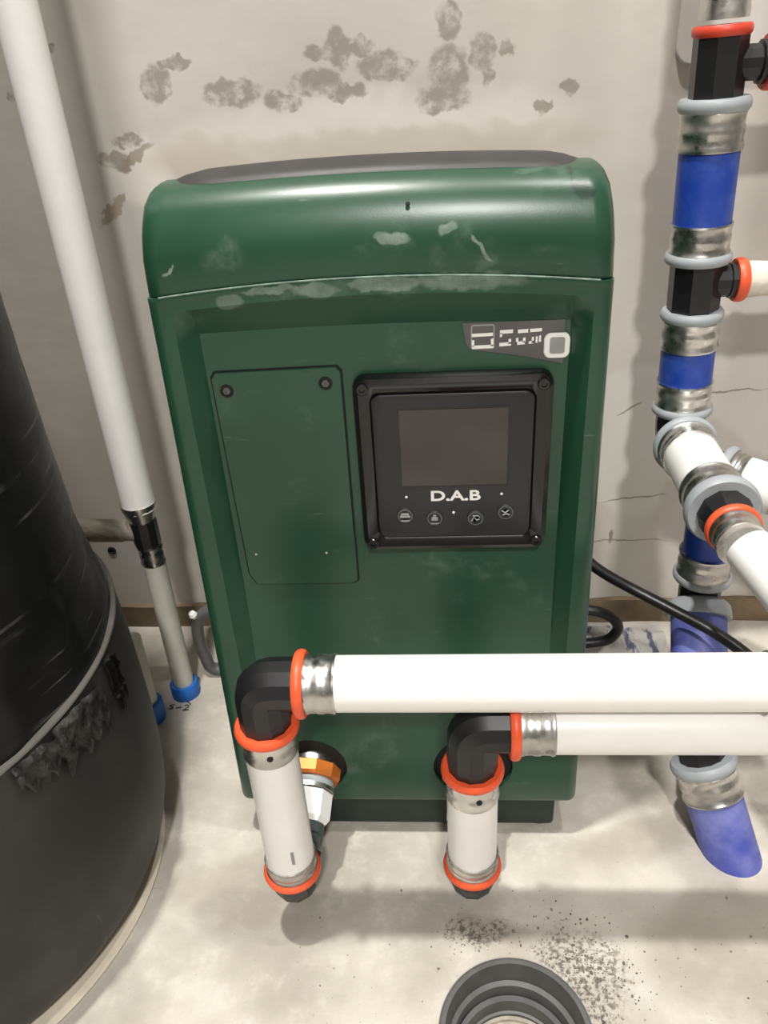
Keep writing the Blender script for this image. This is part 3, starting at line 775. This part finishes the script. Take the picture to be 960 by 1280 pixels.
# wrapped upper body with creases running diagonally round it
bm = bmesh.new(); NS, NZ = 260, 220; rows = []
def tr(z):
    K = [(.15, .2095), (.248, .2112), (.262, .2085), (.285, .2055), (.31, .2030), (.36, .1995), (.45, .1970), (1.02, .195), (1.07, .188), (1.10, .172), (1.125, .135), (1.14, .07), (1.143, .0)]
    for (a, p), (b, q) in zip(K, K[1:]):
        if z <= b: return p + (q - p) * (z - a) / (b - a)
    return 0
for j in range(NZ + 1):
    z = .15 + (1.1425 - .15) * j / NZ; row = []
    for i in range(NS):
        a = 2 * math.pi * i / NS
        s = a * .2
        u = z; v = s
        cre = mnoise.noise(Vector((u * 45, v * 3.0, 1.3))) * .0003 + mnoise.noise(Vector((u * 18, v * 3, 4.3))) * .0005
        cr2 = abs(mnoise.noise(Vector((s * 17, z * 22, 9.1)))) * -.006 * sm((.36 - z) / .08)
        f = sm((z - .19) / .06)
        r = max(.001, tr(z) + (cre + cr2) * (.25 + .75 * f) * sm((1.13 - z) / .06) - .001)
        row.append(bm.verts.new((TX + r * math.cos(a), TY + r * math.sin(a), z)))
    rows.append(row)
for a, b in zip(rows, rows[1:]):
    for i in range(NS): bm.faces.new((a[i], a[(i + 1) % NS], b[(i + 1) % NS], b[i]))
bm.faces.new(rows[-1]); bm.faces.new(rows[0])
obj('film_wrap', bm, MFILM, tank, angle=70)
# torn film scraps hanging over the rim
def flap(a0, a1, z0, z1, off, seed, name='film_scrap', mat=None):
    bm = bmesh.new(); R = []
    n, m_ = 16, 10
    for j in range(m_ + 1):
        row = []
        for i in range(n + 1):
            u, v = i / n, j / m_
            a = math.radians(a0 + (a1 - a0) * u)
            top, bot = z1 - .004 * u, z0 + .022 * mnoise.noise(Vector((u * 6, seed, 0)))
            z = top + (bot - top) * v
            r = .2145 + off * (.3 + v) + .003 * mnoise.noise(Vector((u * 6, v * 5, seed))) + (.003 if z < .24 else 0)
            row.append(bm.verts.new((TX + r * math.cos(a), TY + r * math.sin(a), z)))
        R.append(row)
    for a, b in zip(R, R[1:]):
        for i in range(n): bm.faces.new((a[i], a[i + 1], b[i + 1], b[i]))
    bmesh.ops.solidify(bm, geom=bm.faces[:], thickness=.0006)
    return obj(name, bm, mat or MFILM, tank, angle=60)
MSCR = plain('dusty_film', rgb(74, 73, 70), .42, var=.3, vs=110, bump=(160, .6, .003))
flap(-17, -3, .203, .2425, .0012, 2.2, mat=MSCR)
flap(-26, -15, .216, .2425, .0012, 5.2, mat=MSCR)
flap(1, 6, .196, .2425, .0008, 8.1)
obj('floor_pad', lathe((TX + .004, TY - .004, 0), (0, 0, 1), [(.0, .201), (.0025, .203), (.004, .201), (.004, 0)], 96), MPAD, tank)

# ================================================================== cables and loose bits
cb = spline([(.09, -.011, .235), (.130, -.012, .222), (.151, -.09, .208), (.163, -.145, .199), (.180, -.172, .191), (.232, -.215, .181), (.262, -.245, .178), (.290, -.270, .165), (.34, -.285, .115), (.40, -.270, .04), (.47, -.24, .006), (.7, -.2, .006)], 10)
tag(set_origin(obj('power_cable', tube(cb, .0060, 14, flat=.8), MCABLE)), 'thick black cable running from behind the pump past the riser', 'cable')
hl = spline([(.13, -.105, .086), (.165, -.110, .0985), (.190, -.112, .0995), (.208, -.113, .092), (.2165, -.113, .078), (.209, -.112, .062), (.190, -.110, .055), (.165, -.108, .053), (.13, -.105, .056)], 8)
tag(set_origin(obj('hose_loop', tube(hl, .0056, 14), MCABLE)), 'black hose loop sticking out behind the pump on the right', 'hose')
hz = thing('hanging_cable', (-.2365, -.095, 0), 'dark cable end with white tip between thin pipe and pump', 'cable')
obj('cable_body', tube(spline([(-.18, -.09, .098), (-.215, -.093, .094), (-.2335, -.095, .080), (-.2375, -.096, .055), (-.235, -.096, .03), (-.226, -.095, .0075), (-.18, -.09, .0075)], 8), .0068, 14), MLID, hz)
obj('cable_tip', lathe((-.2355, -.0985, .086), (-.3, -.2, .9), [(0, .003), (.004, .0048), (.008, .0035), (.009, 0)], 14), MPRINT, hz)

# pale plastic scrap with blue print on the floor behind the pump
def scrap(cx, cy, sx, sy, seed, h=.016):
    bm = bmesh.new(); n = 22; R = []
    for j in range(n + 1):
        row = []
        for i in range(n + 1):
            u, v = i / n * 2 - 1, j / n * 2 - 1
            k = 1 + .22 * mnoise.noise(Vector((math.atan2(v, u) * 1.3, seed, 0)))
            x = cx + sx * u * k; y = cy + sy * v * k
            z = .003 + h * abs(mnoise.noise(Vector((x * 38, y * 38, seed)))) * (1 - .6 * max(abs(u), abs(v)))
            row.append(bm.verts.new((x, y, z)))
        R.append(row)
    for a, b in zip(R, R[1:]):
        for i in range(n): bm.faces.new((a[i], a[i + 1], b[i + 1], b[i]))
    bmesh.ops.solidify(bm, geom=bm.faces[:], thickness=.001)
    return set_origin(obj('plastic_scrap', bm, MSCRAP, angle=25))
tag(scrap(.238, -.058, .052, .040, 3.3), 'crumpled white plastic scrap with blue print under the black hose loop', 'scrap')

# pale panel mounted high on the wall behind the riser
pn = rrect(.2365, .60, .585, 1.0, .012)
tag(set_origin(obj('wall_panel', plate([(pn, -.0005), (pn, -.0045), (rrect(.2375, .599, .586, .999, .0115), -.0055)], cap0=True), plain('panel_white', rgb(204, 200, 194), .7, var=.02), angle=30)), 'pale rounded panel on the wall behind the riser top', 'panel')
# small dark hole plug in the wall by the left tee
tag(set_origin(obj('wall_plug', lathe((-.3585, .001, .1108), (0, -1, 0), [(0, .0052), (.0022, .005), (.0028, .0035), (.0015, .002), (.0015, 0)], 16), MDARK)), 'small dark plug in the wall below the left tee', 'plug')

# pencil scrawl on the floor near the thin pipe
sc = thing('pencil_note', (-.25, -.147, 0), 'pencil scrawl on the concrete below the thin pipe', 'marking')
def scrawl(pts):
    return obj('pencil_stroke', tube(spline([(x, y, .0005) for x, y in pts], 5), .0007, 6), MINK, sc)
scrawl([(-.262, -.1440), (-.267, -.1455), (-.2625, -.1480), (-.2665, -.1505), (-.262, -.1500)])
scrawl([(-.2590, -.1490), (-.2535, -.1480)])
scrawl([(-.2505, -.1455), (-.2465, -.1445), (-.2460, -.1480), (-.2500, -.1525), (-.2440, -.1515)])
scrawl([(-.2550, -.1385), (-.2480, -.1400), (-.2440, -.1435)])

# ================================================================== floor drain
dr = thing('floor_drain', (DR[0], DR[1], 0), 'round grey plastic drain pipe sunk in the concrete floor', 'drain')
obj('socket', lathe((DR[0], DR[1], .0035), (0, 0, -1), [(0, .0535), (.0, .0505), (.020, .0490), (.0215, .0455), (.060, .0450), (.060, .0520), (.003, .0555), (.0005, .0552), (0, .0535)], 96, cap=False), MPVC, dr, angle=30)
obj('inner_ring', lathe((DR[0], DR[1], -.030), (0, 0, -1), [(0, .0448), (0, .0405), (.012, .0395), (.0125, .0375), (.03, .037), (.03, .0448)], 80, cap=False), MPVC, dr, angle=30)
obj('cap', lathe((DR[0], DR[1], -.046), (0, 0, -1), [(0, 0), (0, .030), (.0015, .0315), (.0015, .034), (-.001, .0345), (-.001, .0372), (.006, .0372)], 64), plain('dusty_cap', rgb(168, 160, 146), .8, var=.12, vs=120), dr, angle=30)

# crumbs of broken concrete round the drain
rnd = random.Random(4)
base_bm = []
def crumb_into(bm, x, y, s):
    g = bmesh.ops.create_icosphere(bm, subdivisions=1, radius=s)
    sx, sy, sz = [rnd.uniform(.6, 1.3) for _ in range(3)]
    for v in g['verts']:
        k = 1 + rnd.uniform(-.25, .25)
        v.co = Vector((x + v.co.x * sx * k, y + v.co.y * sy * k, max(-.0003, s * .45 + v.co.z * sz * k)))
bm = bmesh.new(); n = 0
while n < 640:
    if n < 420: x, y = rnd.gauss(.135, .022), rnd.gauss(-.428, .022)
    elif n < 540: x, y = rnd.gauss(.055, .014), rnd.gauss(-.398, .006)
    else: x, y = rnd.uniform(-.1, .3), rnd.uniform(-.50, -.36)
    if math.hypot(x - DR[0], y - DR[1]) < .059: continue
    crumb_into(bm, x, y, abs(rnd.gauss(.0001, .0004)) + .00025); n += 1
tag(obj('concrete_crumbs', bm, MCRUMB, smooth=False), 'scattered concrete crumbs around the floor drain', 'debris', kind='stuff')
